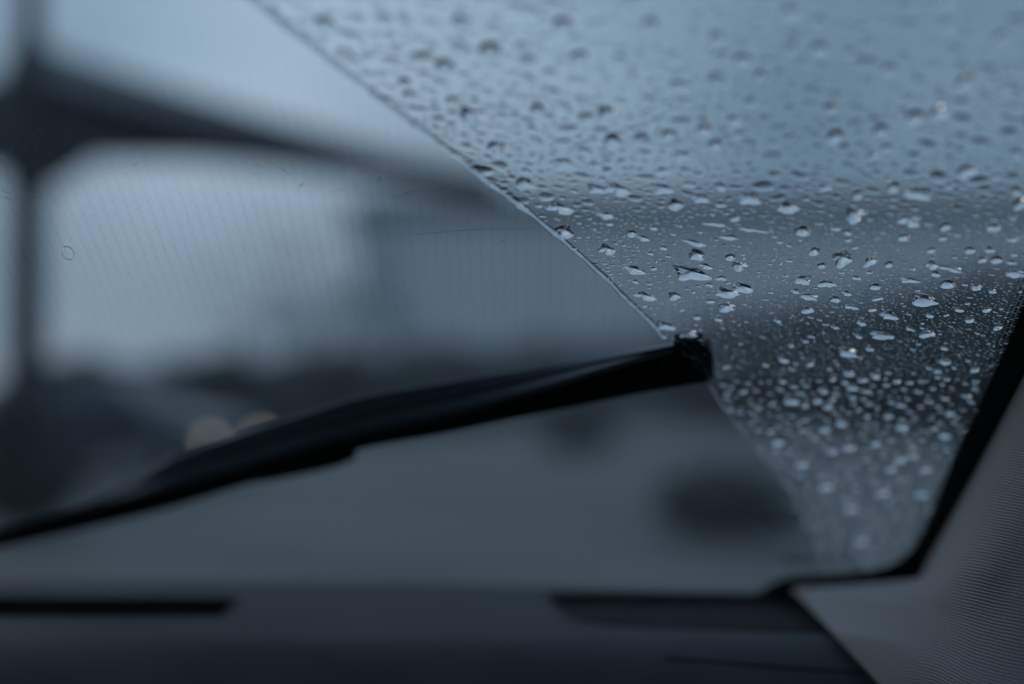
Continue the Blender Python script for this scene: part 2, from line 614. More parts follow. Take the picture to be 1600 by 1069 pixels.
# ------------------------------------------------------------------ parked car with its lamps on
def parked_car():
    P1, P2 = at(315, 694, 20.0), at(395, 686, 21.2)
    mid = (P1 + P2) / 2
    fwd = Vector((P2.y - P1.y, -(P2.x - P1.x), 0)).normalized()      # out of the front
    if fwd.x < 0:
        fwd = -fwd
    rz = math.atan2(fwd.y, fwd.x)
    o = empty('parked_car', (mid.x - fwd.x * 2.0, mid.y - fwd.y * 2.0, 0), rz)
    tag(o, 'dark blurred parked car with warm headlights glowing above the wiper blade', 'car')

    def add(name, me, mat, loc=(0, 0, 0), par=None):
        c = link(name, me, mat, par or o)
        c.matrix_parent_inverse = Matrix()
        c.location = loc
        return c
    side = [(-2.1, .35), (2.0, .3), (2.12, .5), (2.08, .72), (1.9, .82), (1.0, .95), (-1.6, .98), (-2.08, .9), (-2.15, .6)]
    bm = bmesh.new()
    rings = []
    for y, s in ((-.86, .95), (-.8, 1.0), (0, 1.015), (.8, 1.0), (.86, .95)):
        rings.append([(x * (s if abs(y) > .5 else 1.01), y, .62 + (z - .62) * s) for x, z in side])
    loft(bm, rings)
    add('body', bm_mesh('car_body', bm), M['navy_paint'])
    cab = [(-1.75, .97), (1.0, .94), (.35, 1.42), (-.2, 1.47), (-1.1, 1.44)]
    bm = bmesh.new()
    loft(bm, [[(x, y * (1 if z < 1.2 else .86), z) for x, z in cab] for y in (-.76, .76)])
    add('cabin', bm_mesh('car_cabin', bm), M['navy_paint'])
    bm = bmesh.new()
    vs = [bm.verts.new(p) for p in [(.99, -.66, .98), (.99, .66, .98), (.39, .58, 1.4), (.39, -.58, 1.4)]]
    bm.faces.new(vs)
    r = bmesh.ops.extrude_face_region(bm, geom=bm.faces[:])
    bmesh.ops.translate(bm, vec=(.03, 0, .02), verts=[v for v in r['geom'] if isinstance(v, bmesh.types.BMVert)])
    add('windscreen', bm_mesh('car_screen', bm), M['far_glass'])
    for s in (-1, 1):
        bm = bmesh.new()
        ww = [(-1.4, 1.02), (.75, 1.0), (.3, 1.36), (-1.0, 1.38)]
        loft(bm, [[(x, s * (.765 - .1 * (z - 1.0) / .4 + k), z) for x, z in ww] for k in (-.02, .012)])
        add('side_window', bm_mesh('car_window', bm), M['far_glass'])
    bm = bmesh.new()
    box_bm(bm, (2.13, 0, .42), (.1, 1.5, .2), bevel=.03)
    add('bumper', bm_mesh('car_bumper', bm), M['black_plastic'])
    bm = bmesh.new()
    bmesh.ops.create_cone(bm, cap_ends=True, segments=24, radius1=.32, radius2=.32, depth=.2, matrix=Matrix.Rotation(math.pi / 2, 4, 'X'))
    ty = bm_mesh('car_tyre', bm)
    ty.materials.append(M['tyre'])
    bm = bmesh.new()
    bmesh.ops.create_cone(bm, cap_ends=True, segments=18, radius1=.2, radius2=.2, depth=.215, matrix=Matrix.Rotation(math.pi / 2, 4, 'X'))
    ri = bm_mesh('car_rim', bm)
    ri.materials.append(M['rim'])
    for sx in (-1.3, 1.3):
        for sy in (-.77, .77):
            w = add('wheel', ty, None, (sx, sy, .32))
            add('rim', ri, None, (0, 0, 0), w)
    inv = o.matrix_world.inverted()
    for P in (P1, P2):
        q = inv @ P
        bm = bmesh.new()
        bmesh.ops.create_uvsphere(bm, u_segments=16, v_segments=10, radius=.085)
        h = add('headlight', bm_mesh('car_lamp', bm, True), M['lamp'], (2.13, q.y, q.z))


parked_car()

# ------------------------------------------------------------------ rain haze
bm = bmesh.new()
box_bm(bm, (10, 118, 11.5), (240, 260, 25))
hz = bpy.data.materials.new('rain_haze')
hz.use_nodes = True
hz.node_tree.nodes.clear()
_ho = hz.node_tree.nodes.new('ShaderNodeOutputMaterial')
_hv = hz.node_tree.nodes.new('ShaderNodeVolumePrincipled')
_hv.inputs['Color'].default_value = (.9, .92, .95, 1)
_hv.inputs['Density'].default_value = 0.0016
hz.node_tree.links.new(_hv.outputs[0], _ho.inputs['Volume'])
tag(link('haze', bm_mesh('haze', bm), hz), 'thin rain haze over the yard', kind='stuff')

# ------------------------------------------------------------------ the car we sit in
car = empty('car', (GXC, 0, 0))
tag(car, 'car seen from its front seat: windscreen, raised wiper blade, dashboard and cloth covered pillar', 'car')


def part(name, me, mat, parent=car, label=None, kind=None):
    o = link(name, me, mat, parent)
    if label:
        o['label'] = label
    if kind:
        o['kind'] = kind
    return o


# windscreen sheet
nx, nz = 40, 24
X0, X1, Z0, Z1 = -1.12, 0.385, -0.21, 0.33
vs = [glass_p(X0 + (X1 - X0) * i / nx, Z0 + (Z1 - Z0) * j / nz) for j in range(nz + 1) for i in range(nx + 1)]
fs = [(j * (nx + 1) + i, j * (nx + 1) + i + 1, (j + 1) * (nx + 1) + i + 1, (j + 1) * (nx + 1) + i) for j in range(nz) for i in range(nx)]
screen = part('windshield', mesh('windshield', vs, fs), M['pane'], car, 'raked windscreen, wiped clear on one side of an arc and beaded with rain on the other')

# fine zigzag heating wires inside the glass
vs, fs = [], []
x = -0.62
while x < 0.40:
    z = -0.13
    k = 0
    prev = None
    lean = -0.25 * (x + 0.02)
    while z < 0.29:
        zig = 0.0009 if k % 2 else -0.0009
        xx = x + zig + lean * (z - 0.06) + 0.0009 * noise.noise(Vector((x * 40, z * 30, 1)))
        p = glass_p(xx, z)
        tx, ty, n = glass_frame(p)
        p = p - n * 0.0012
        i = len(vs)
        vs += [p - tx * 0.000033, p + tx * 0.000033]
        if prev is not None:
            fs.append((prev, prev + 1, i + 1, i))
        prev = i
        z += 0.00135
        k += 1
    x += 0.0061
part('heating_wires', mesh('heating_wires', vs, fs), M['wire'], screen, kind='stuff')

# black printed border: inner edge from the photograph, outer edge under the trim
inner = [(1690, 270), (1648, 365), (1600, 472), (1556, 575), (1497, 700), (1455, 800), (1434, 842), (1406, 872), (1368, 886), (1290, 894), (1224, 900), (1196, 914), (1150, 928), (900, 935), (500, 935), (-200, 935)]
outer = [(1800, 300), (1760, 420), (1680, 560), (1640, 640), (1580, 760), (1530, 860), (1500, 905), (1470, 930), (1400, 945), (1300, 945), (1212, 948), (1150, 955), (900, 960), (500, 960), (-200, 960)]
ri, ro = resample(inner, 90), resample(outer, 90)
vs, fs = [], []
for a, b in zip(ri, ro):
    vs += [on_glass(*a, -0.0016), on_glass(*b, -0.0016)]
for i in range(89):
    fs.append((2 * i, 2 * i + 1, 2 * i + 3, 2 * i + 2))
part('frit_band', mesh('frit_band', vs, fs), M['frit'], screen, 'black printed border round the windscreen corner')
vs, fs = [], []
edge = [on_glass(*q, -0.0016) for q in resample(inner[:7], 300)]
for r in range(4):
    rad = (.0011, .0009, .0007, .0005)[r]
    s = .0
    nxt = 0.0
    for a, b in zip(edge, edge[1:]):
        s += (b - a).length
        if s >= nxt:
            nxt += .0030
            tx, ty, n = glass_frame(a)
            t = (b - a).normalized()
            w = n.cross(t)
            if w.x > 0:
                w = -w
            c = a + w * (.0006 + .0024 * r) + t * (.0015 if r % 2 else 0)
            i = len(vs)
            vs += [c + (t * math.cos(q * math.tau / 8) + w * math.sin(q * math.tau / 8)) * rad for q in range(8)]
            fs.append(tuple(range(i, i + 8)))
part('frit_dots', mesh('frit_dots', vs, fs, False), M['frit'], screen, kind='stuff')


def mark(pts, w, name, mat):
    """a thin raised mark along a line on the inner face of the glass"""
    P = [on_glass(*q, -0.0022) for q in pts]
    bm = bmesh.new()
    rings = []
    for i, p in enumerate(P):
        tx, ty, n = glass_frame(p)
        t = (P[min(i + 1, len(P) - 1)] - P[max(i - 1, 0)]).normalized()
        s = n.cross(t)
        k = w * (.35 if i in (0, len(P) - 1) else 1)
        rings.append([p - s * k, p - n * .0001, p + s * k])
    loft(bm, rings)
    return part(name, bm_mesh(name, bm), mat, screen)


for q in [[(436, 252), (448, 261), (458, 268)], [(402, 246), (408, 252), (414, 255)], [(392, 262), (398, 265), (404, 266)],
          [(536, 233), (541, 226), (545, 230)], [(562, 268), (566, 262), (570, 254)], [(586, 283), (592, 275), (598, 268)],
          [(618, 303), (640, 295), (668, 286)], [(526, 290), (532, 292), (538, 291)], [(48, 286), (54, 290), (60, 292)],
          [(0, 291), (12, 294), (24, 297)], [(0, 301), (14, 305), (30, 308)], [(30, 398), (44, 403), (56, 407)]]:
    mark(q, .00019, 'scratch', M['scratch'])
mark([(468, 288), (472, 283), (476, 279)], .00022, 'scratch', M['wire'])
mark([(782, 374), (786, 371), (790, 373)], .0002, 'scratch', M['wire'])
mark([(640, 362), (700, 356), (760, 352), (840, 351)], .00007, 'scratch', M['wire'])
# small printed marks low on the glass, too blurred to read
def print_mark(x0, y0, x1, y1):
    P = [on_glass(*q, -0.0022) for q in ((x0, y0), (x1, y0), (x1, y1), (x0, y1))]
    n = glass_frame(P[0])[2]
    vs = P + [q - n * .00008 for q in P]
    part('printed_mark', mesh('printed_mark', vs, [(0, 1, 2, 3), (7, 6, 5, 4), (0, 4, 5, 1), (1, 5, 6, 2), (2, 6, 7, 3), (3, 7, 4, 0)], False), M['frit'], screen)


for q in [(1188, 800, 1256, 802.5), (1192, 809, 1250, 811), (1200, 822, 1252, 824)]:
    print_mark(*q)
for i_, w_ in enumerate((7, 5, 8, 4, 7, 6, 0, 0, 8, 5, 0, 6, 8)):
    if w_:
        print_mark(1226 + i_ * 8, 864, 1226 + i_ * 8 + w_ * .55, 876)
# stone-chip ring
ring = [(107.5 + 9.5 * math.cos(a * math.tau / 28) + 2.2 * math.sin(a * math.tau / 28), 390.5 + 10.5 * math.sin(a * math.tau / 28)) for a in range(28)]
vs, fs = [], []
for q in ring:
    p = on_glass(*q, -0.0022)
    c = on_glass(107.5, 390.5, -0.0022)
    r = (p - c)
    n = glass_frame(p)[2]
    vs += [c + r * .9, p - n * .0003, c + r * 1.06, p + n * .0001]
for i in range(28):
    j = (i + 1) % 28
    for k in range(4):
        l = (k + 1) % 4
        fs.append((4 * i + k, 4 * j + k, 4 * j + l, 4 * i + l))
bm = bmesh.new()
bm.from_mesh(mesh('chip_ring', vs, fs))
part('chip_ring', bm_mesh('chip_ring', bm, True), M['water'], screen, 'small oval ring mark in the clear wiped glass')

# dust on the inner face
rng = random.Random(5)
vs, fs = [], []
for _ in range(420):
    px, py = rng.uniform(-40, 1050), rng.uniform(60, 760)
    if rng.random() < .6:
        px, py = rng.gauss(180, 220), rng.gauss(240, 60)
    p = on_glass(px, py, -0.0024)
    tx, ty, n = glass_frame(p)
    s = rng.uniform(.00012, .00032) * (1.8 if rng.random() < .06 else 1)
    i = len(vs)
    vs += [p - tx * s, p - ty * s * rng.uniform(.6, 2), p + tx * s, p + ty * s, p - n * s]
    fs += [(i, i + 1, i + 4), (i + 1, i + 2, i + 4), (i + 2, i + 3, i + 4), (i + 3, i, i + 4)]
dust = tag(link('dust', mesh('dust', vs, fs, False), M['dust']), 'pale dust specks on the inside of the wiped glass', kind='stuff')


# ------------------------------------------------------------------ wiper
wiper = empty('windshield_wiper', on_glass(400, 740, .004))
wiper.parent = car
wiper.matrix_parent_inverse = car.matrix_world.inverted()
wiper['label'] = 'black wiper blade lifted halfway across the windscreen'
W_UP = [(-60, 850), (60, 816), (187, 763), (270, 716), (358, 685), (425, 664), (560, 622), (700, 598), (850, 573), (1000, 548), (1066, 537)]
W_MID = [(-60, 853), (60, 820), (187, 787), (270, 765), (358, 742), (425, 722), (560, 686), (700, 655), (850, 612), (1000, 568), (1066, 552)]
W_LO = [(-60, 872), (60, 846), (187, 816), (270, 795), (358, 768), (425, 748), (560, 706), (700, 680), (850, 648), (1000, 618), (1066, 606)]
wu, wm, wl = resample(W_UP, 60), resample(W_MID, 60), resample(W_LO, 60)


def strip(name, A, B, ha, hm, hb, base, mat, parent, label=None):
    """a long solid bar on the glass between two lines: heights at upper edge, middle, lower edge"""
    bm = bmesh.new()
    rings = []
    for i, (a, b) in enumerate(zip(A, B)):
        pa, pb = on_glass(*a), on_glass(*b)
        n = glass_frame(pa)[2]
        pm = (pa + pb) / 2
        q1, q3 = pa * .75 + pb * .25, pa * .25 + pb * .75
        rings.append([pa + n * base, pm + n * base, pb + n * base, pb + n * (base + hb), q3 + n * (base + hb * .4 + hm * .6),
                      pm + n * (base + hm), q1 + n * (base + ha * .4 + hm * .6), pa + n * (base + ha)])
    loft(bm, rings)
    return part(name, bm_mesh(name, bm, False), mat, parent, label)


def off_glass(px, py, h):
    """the point h metres outside the glass on the sight line of a photograph pixel"""
    p, t = glass_hit(px, py)
    v = ray(px, py)
    return p + v * (h / v.dot(glass_frame(p)[2]))


bm = bmesh.new()
rings = []
for i, (a, b) in enumerate(zip(wu, wm)):
    f = min(1.0, i / 14)
    lo_, hi_ = off_glass(b[0], b[1] + 1, .004), off_glass(a[0], a[1], .005 + .013 * f)
    mid_ = off_glass((a[0] + b[0]) / 2, (a[1] + b[1]) / 2 , .006 + .006 * f)
    n = glass_frame(lo_)[2]
    rings.append([lo_, mid_, hi_, hi_ + n * .0012, mid_ + n * .003, lo_ + n * .005])
loft(bm, rings)
part('spoiler', bm_mesh('spoiler', bm, False), M['spoiler'], wiper, 'slate blue wing of the wiper blade')
strip('rubber_strip', wm, wl, .004, .006, .003, .0012, M['black_rubber'], wiper)
# ridge line along the wing
rid = [(m_[0], u_[1] * .55 + m_[1] * .45) for u_, m_ in zip(wu, wm)]
strip('wing_rib', rid, [(a[0], a[1] + 4) for a in rid], .0008, .0012, .0008, .0024, M['black_plastic'], wiper)
# connector block under the blade
c_up = [(385, 752), (420, 742), (470, 730), (520, 716), (552, 705)]
c_lo = [(388, 758), (420, 754), (470, 744), (520, 733), (556, 719)]
strip('connector', resample(c_up, 12), resample(c_lo, 12), .010, .014, .010, .001, M['black_plastic'], wiper)
# end cap with its rounded tip
e_up = [(1052, 539), (1075, 534), (1095, 537), (1108, 547), (1114, 562)]
e_lo = [(1052, 609), (1075, 604), (1095, 601), (1108, 597), (1114, 590)]
strip('end_cap', resample(e_up, 14), resample(e_lo, 14), .006, .012, .006, .0012, M['black_rubber'], wiper)


# ------------------------------------------------------------------ dashboard
DZ = -0.160
zd = CAM.z + DZ


def dash_rear(x):
    return GY0 - (DZ - GZ0) / RAKE_T - (x - GXC) ** 2 / (2 * GR) - .012


def plane_poly(pts):
    return [at_z(px, py, zd) for px, py in pts]


ventL = plane_poly([(-150, 936), (100, 936), (250, 936), (372, 937), (366, 944), (345, 962), (200, 963), (60, 963), (-150, 963)])
ventR = plane_poly([(856, 929), (960, 929), (1100, 930), (1260, 931), (1300, 972), (1310, 990), (1200, 986), (1050, 981), (950, 976), (905, 970), (880, 958), (865, 944)])
FY = 0.93
bm = bmesh.new()
outl = []
xs = [-1.1 + 1.55 * i / 48 for i in range(49)]
outl += [Vector((x, FY, zd)) for x in xs]
outl += [Vector((x, dash_rear(x), zd)) for x in reversed(xs)]


def loop(bm, pts):
    v = [bm.verts.new(p) for p in pts]
    return v, [bm.edges.new((v[i], v[(i + 1) % len(v)])) for i in range(len(v))]


allv, alle = [], []
for pts in (outl, ventL, ventR):
    v, e = loop(bm, pts)
    allv.append(v)
    alle += e
bmesh.ops.triangle_fill(bm, use_beauty=True, use_dissolve=False, edges=alle, normal=(0, 0, 1))
# front roll of the dashboard, falling away towards the seats
prof = []
for k in range(1, 11):
    a = k / 10 * math.radians(72)
    prof.append((FY - .10 * math.sin(a), -.10 * (1 - math.cos(a))))
prof += [(FY - .13, -.16), (FY - .14, -.34)]
row = allv[0][:49]
for (y, dz) in prof:
    new = [bm.verts.new((x, y, zd + dz)) for x in xs]
    for i in range(48):
        bm.faces.new((row[i], row[i + 1], new[i + 1], new[i]))
    row = new
# short lip down at the rear edge
rear = allv[0][49:]
lip = [bm.verts.new(v.co + Vector((0, .004, -.03))) for v in rear]
for i in range(48):
    bm.faces.new((rear[i], rear[i + 1], lip[i + 1], lip[i]))
dash = part('dashboard', bm_mesh('dashboard', bm, True), M['dash'], car, 'dark slate dashboard top below the windscreen')
dash.data.polygons.foreach_set('use_smooth', [abs(p.normal.z) < .999 for p in dash.data.polygons])


def vent(pts, depth, floor_mat, wall_mat, name, label, rim):
    """a recess let into the dashboard: walls and floor, with a thin proud rim"""
    o = empty(name, sum(pts, Vector()) / len(pts))
    o.parent = car
    o.matrix_parent_inverse = car.matrix_world.inverted()
    o['label'] = label
    n = len(pts)
    c = sum(pts, Vector()) / n
    vs = [Vector(p) + Vector((0, 0, .0015)) for p in pts] + [p + Vector((0, 0, -depth)) for p in pts]
    fs = [(i, (i + 1) % n, n + (i + 1) % n, n + i) for i in range(n)]
    vo = [p + (p - c).normalized() * rim + Vector((0, 0, .001)) for p in pts]
    vs += vo
    fs += [(i, 2 * n + i, 2 * n + (i + 1) % n, (i + 1) % n) for i in range(n)]
    part('rim', mesh(name + '_rim', vs, fs, False), wall_mat, o)
    part('floor', mesh(name + '_floor', [p + Vector((0, 0, -depth + .0005)) for p in pts], [tuple(range(n))], False), floor_mat, o)
    return o


vL = vent(ventL, .05, M['frit'], M['frit'], 'defroster_vent', 'long black defroster slot on the driver side of the dashboard', .003)
for k in range(9):
    px = -90 + k * 52
    a = at_z(px, 950, zd)
    if px > 340:
        continue
    bm = bmesh.new()
    box_bm(bm, a + Vector((0, 0, -.028)), (.0016, .058, .03))
    part('slat', bm_mesh('vent_slat', bm), M['frit'], vL)
vR = vent(ventR, .006, M['grille'], M['black_plastic'], 'speaker_grille', 'dark grey panel with a rounded end beside the pillar foot', .003)

# moulded seam low on the dashboard
seam = []
for (px, py) in [(1040, 1028), (1120, 1034), (1200, 1040), (1280, 1046), (1400, 1056), (1500, 1064)]:
    v = ray(px, py)
    best = None
    for k in range(400):            # march to the dashboard roll
        t = .6 + k * .0015
        q = CAM + v * t
        zz = zd
        for (y0, d0), (y1, d1) in zip([(FY, 0)] + prof, prof):
            if y1 <= q.y <= y0:
                zz = zd + d0 + (d1 - d0) * (q.y - y0) / (y1 - y0)
        if q.z <= zz + .0008:
            best = q
            break
    seam.append(best if best else CAM + v * .9)
bm = bmesh.new()
rings = []
for i, p in enumerate(seam):
    rings.append([p + Vector((0, math.cos(a * math.tau / 6) * .0006, math.sin(a * math.tau / 6) * .0006)) for a in range(6)])
loft(bm, rings)
part('seam', bm_mesh('dash_seam', bm, True), M['black_rubber'], dash)


# ------------------------------------------------------------------ cloth covered pillar
rows = [
    [(1760, 250, None), (1800, 255, .60), (1870, 262, .52), (1980, 270, .50)],
    [(1690, 420, None), (1740, 428, .66), (1810, 440, .58), (1930, 450, .55)],
    [(1602, 588, None), (1648, 594, .735), (1725, 606, .655), (1840, 618, .66)],
    [(1517, 752, None), (1562, 758, .79), (1645, 772, .715), (1770, 790, .69)],
    [(1434, 908, None), (1492, 905, .80), (1585, 920, .735), (1715, 945, .70)],
    [(1238, 921, 1.10), (1440, 955, .83), (1555, 985, .74), (1690, 1005, .705)],
    [(1302, 990, .905), (1445, 1010, .79), (1540, 1050, .735), (1680, 1075, .70)],
    [(1377, 1072, .83), (1455, 1082, .77), (1530, 1115, .72), (1670, 1140, .69)],
    [(1460, 1165, .78), (1500, 1170, .76), (1560, 1190, .70), (1670, 1215, .63)],
]
G = []
for r in rows:
    pr = []
    for (px, py, d) in r:
        if d is None:
            d = glass_hit(px, py)[1] - .012
        pr.append(at(px, py, d))
    G.append(pr)


def cr(p0, p1, p2, p3, f):
    return 0.5 * (2 * p1 + (p2 - p0) * f + (2 * p0 - 5 * p1 + 4 * p2 - p3) * f * f + (3 * p1 - p0 - 3 * p2 + p3) * f ** 3)


def bsp(p0, p1, p2, p3, f):
    return ((1 - f) ** 3 * p0 + (3 * f ** 3 - 6 * f * f + 4) * p1 + (-3 * f ** 3 + 3 * f * f + 3 * f + 1) * p2 + f ** 3 * p3) / 6


SUB, NU = 14, 44
fine_rows = []
for k in range(len(G) - 1):
    for s in range(SUB):
        f = s / SUB
        rr = []
        for c in range(4):
            q = [G[max(0, min(len(G) - 1, k + o))][c] for o in (-1, 0, 1, 2)]
            rr.append(q[1].lerp(q[2], f) if c == 0 else bsp(*q, f))
        fine_rows.append(rr)
grid = []
for rr in fine_rows:
    ctl = [rr[0] + (rr[0] - rr[1]) * .5, rr[0], rr[1], rr[2], rr[3], rr[3] + (rr[3] - rr[2]) * .4 + Vector((.05, .03, 0))]
    line = []
    for i in range(NU + 1):
        u = i / NU * 3.9
        k = min(int(u), 3)
        f = u - k
        q = [ctl[max(0, min(5, k + o))] for o in (0, 1, 2, 3)] if k < 3 else [ctl[3], ctl[4], ctl[5], ctl[5]]
        line.append(cr(*q, f))
    grid.append(line)
nr = len(grid)
vs = [p for l in grid for p in l]
fs = [(j * (NU + 1) + i, (j + 1) * (NU + 1) + i, (j + 1) * (NU + 1) + i + 1, j * (NU + 1) + i + 1) for j in range(nr - 1) for i in range(NU)]
me = mesh('pillar_trim', vs, fs)
uvl = me.uv_layers.new(name='UVMap')
axis = (G[1][2] - G[7][2]).normalized()
uvs = []
vcum = 0.0
for j_, l in enumerate(grid):
    if j_:
        vcum -= (l[26] - grid[j_ - 1][26]).length
    s = 0
    row_u = [0]
    for a, b in zip(l, l[1:]):
        s += (b - a).length
        row_u.append(s)
    m_ = 24
    for i, p in enumerate(l):
        uvs.append((row_u[i] - row_u[m_], vcum))
for lp in me.loops:
    uvl.data[lp.index].uv = uvs[lp.vertex_index]
pillar = part('pillar_trim', me, M['fabric'], car, 'grey ribbed cloth pillar cover beside the windscreen')
md = pillar.modifiers.new('thickness', 'SOLIDIFY')
md.thickness = .002
md.offset = 0

# the rest of the cabin round the camera
bm = bmesh.new()
rings = []
for i in range(13):
    x = -1.10 + 1.46 * i / 12
    crown = .04 * (1 - ((x - GXC) / .75) ** 2)
    yf = glass_y(x, .335)
    rings.append([(x, yf, CAM.z + .335 + crown * .2), (x, -.4, CAM.z + .36 + crown), (x, -1.6, CAM.z + .33 + crown),
                  (x, -1.6, CAM.z + .36 + crown), (x, -.4, CAM.z + .39 + crown), (x, yf, CAM.z + .355 + crown * .2)])
loft(bm, rings)
part('headliner', bm_mesh('headliner', bm, True), M['headliner'])
for s, x in ((1, .44), (-1, -1.2)):
    bm = bmesh.new()
    box_bm(bm, (x, -.3, CAM.z - .5), (.06, 2.2, .72), bevel=.02)
    part('door_panel', bm_mesh('door_panel', bm), M['dash'])
    bm = bmesh.new()
    box_bm(bm, (x, -.55, CAM.z + .1), (.05, .14, .5), bevel=.02)
    part('door_pillar', bm_mesh('door_pillar', bm), M['headliner'])
for x in (0.02, -.78):
    bm = bmesh.new()
    box_bm(bm, (x, -.35, CAM.z - .38), (.5, .14, .62), Matrix.Rotation(math.radians(12), 4, 'X'), bevel=.05)
    box_bm(bm, (x, -.08, CAM.z - .75), (.5, .5, .16), bevel=.05)
    part('seat', bm_mesh('car_seat', bm, True), M['dash'])
bm = bmesh.new()
box_bm(bm, (GXC, -1.5, CAM.z - .3), (1.4, .12, .9), bevel=.04)
part('rear_bench', bm_mesh('rear_bench', bm, True), M['dash'])
bm = bmesh.new()
box_bm(bm, (GXC, -.3, CAM.z - .9), (1.5, 2.6, .04))
part('cabin_floor', bm_mesh('cabin_floor', bm), M['dash'])
bm = bmesh.new()
box_bm(bm, (GXC, -1.66, CAM.z - .3), (1.6, .05, 1.3))
part('tailgate', bm_mesh('tailgate', bm), M['dash'])
for x in (.43, -1.19):
    bm = bmesh.new()
    box_bm(bm, (x, -1.12, CAM.z + .02), (.05, 1.05, .72), bevel=.02)
    part('rear_side_panel', bm_mesh('rear_side_panel', bm), M['dash'])
# bonnet falling away below the sight line
bm = bmesh.new()
rings = []
for (y, z) in [(1.24, -.235), (1.5, -.30), (1.8, -.36), (2.05, -.44), (2.2, -.56), (2.26, -.8)]:
    rings.append([(x, y - (x - GXC) ** 2 * .12, CAM.z + z - .05 * ((x - GXC) / .8) ** 2) for x in [GXC - .82 + 1.64 * i / 12 for i in range(13)]])
vv = [[bm.verts.new(p) for p in r] for r in rings]
for a, b in zip(vv, vv[1:]):
    for i in range(12):
        bm.faces.new((a[i], a[i + 1], b[i + 1], b[i]))
bo = part('bonnet', bm_mesh('bonnet', bm, True), M['navy_paint'])
bo.modifiers.new('thickness', 'SOLIDIFY').thickness = -.004

# ------------------------------------------------------------------ rain
ARC = [(-120, 250), (-60, 330), (0, 396), (40, 444), (85, 503), (130, 562), (190, 641), (235, 701), (280, 757), (350, 848), (410, 918), (465, 977),
       (530, 1040), (600, 1108), (632, 1128), (745, 1216), (810, 1250), (860, 1276), (905, 1296), (960, 1320)]
FRIT = [(270, 1690), (365, 1648), (472, 1600), (575, 1556), (700, 1497), (805, 1452), (862, 1428), (890, 1402), (900, 1360)]


def wet(px, py, margin=0):
    if py > 893 or py < -140:
        return False
    return px > interp(ARC, py) + margin


NS, NRG = 30, 6


def drop_variant(rng, ragged, tail):
    """unit bead of water: closed lens, flat side on the glass (z = 0)"""
    ph = [rng.uniform(0, math.tau) for _ in range(9)]
    am = [0, 0, rng.uniform(.02, .14) * ragged, rng.uniform(.0, .12) * ragged, rng.uniform(0, .09) * ragged, rng.uniform(0, .06) * ragged, rng.uniform(0, .04) * ragged, rng.uniform(0, .03) * ragged, rng.uniform(0, .03) * ragged]
    pw = rng.uniform(.78, .98)
    ox, oy = rng.uniform(-.2, .2), rng.uniform(-.75, -.35)
    ta = math.pi - rng.uniform(1.9, 2.6)

    def R(a):
        r = 1 + sum(am[k] * math.cos(k * a + ph[k]) for k in range(2, 9))
        if tail:
            dd = abs((a - ta + math.pi) % math.tau - math.pi)
            r += tail * math.exp(-(dd / .28) ** 2)
        return r
    vs, fs = [], []
    for j in range(NRG):
        rho = 1 - (j / NRG) ** 1.6
        hgt = (1 - rho ** 2) ** pw
        for i in range(NS):
            a = i * math.tau / NS
            r = R(a) * rho
            vs.append((math.cos(a) * r + ox * hgt * .4, math.sin(a) * r + oy * hgt * .4, hgt))
    top = len(vs)
    vs.append((ox * .4, oy * .4, 1.0))
    for j in range(NRG - 1):
        for i in range(NS):
            a, b = j * NS + i, j * NS + (i + 1) % NS
            fs.append((a, b, b + NS, a + NS))
    for i in range(NS):
        fs.append(((NRG - 1) * NS + i, (NRG - 1) * NS + (i + 1) % NS, top))
    bot = len(vs)
    for i in range(NS):
        vs.append((vs[i][0], vs[i][1], 0.0))
    fs.append(tuple(reversed(range(bot, bot + NS))))
    for i in range(NS):
        j = (i + 1) % NS
        fs.append((bot + i, bot + j, j, i))
    me = mesh('raindrop', vs, fs)
    me.polygons.foreach_set('use_smooth', [len(p.vertices) <= 4 for p in me.polygons])
    # keep the flat side flat-shaded against the dome
    me.materials.append(M['water'])
    return me


rv = random.Random(3)
V_ROUND = [drop_variant(rv, .45, 0) for _ in range(10)]
V_RAG = [drop_variant(rv, 2.1, 0) for _ in range(22)]
V_TAIL = [drop_variant(rv, 1.3, rv.uniform(.35, .8)) for _ in range(8)]
COUNT = [0]
SITES = []


def put_drop(p, a, b, h, rot, me):
    tx, ty, n = glass_frame(p)
    c, s = math.cos(rot), math.sin(rot)
    ux, uy = tx * c + ty * s, ty * c - tx * s
    m_ = Matrix.Identity(4)
    for r in range(3):
        m_[r][0], m_[r][1], m_[r][2], m_[r][3] = ux[r] * a, uy[r] * b, n[r] * h, (p + n * .00025)[r]
    o = bpy.data.objects.new('raindrop', me)
    o.matrix_world = m_
    COL.objects.link(o)
    o['category'] = 'raindrop'
    COUNT[0] += 1
    return o


DROPS = []


def zone_label(o, py, px):
    d_ = glass_hit(px, py)[1]
    DROPS.append([o, px, py, o.matrix_world.to_scale().x / d_])


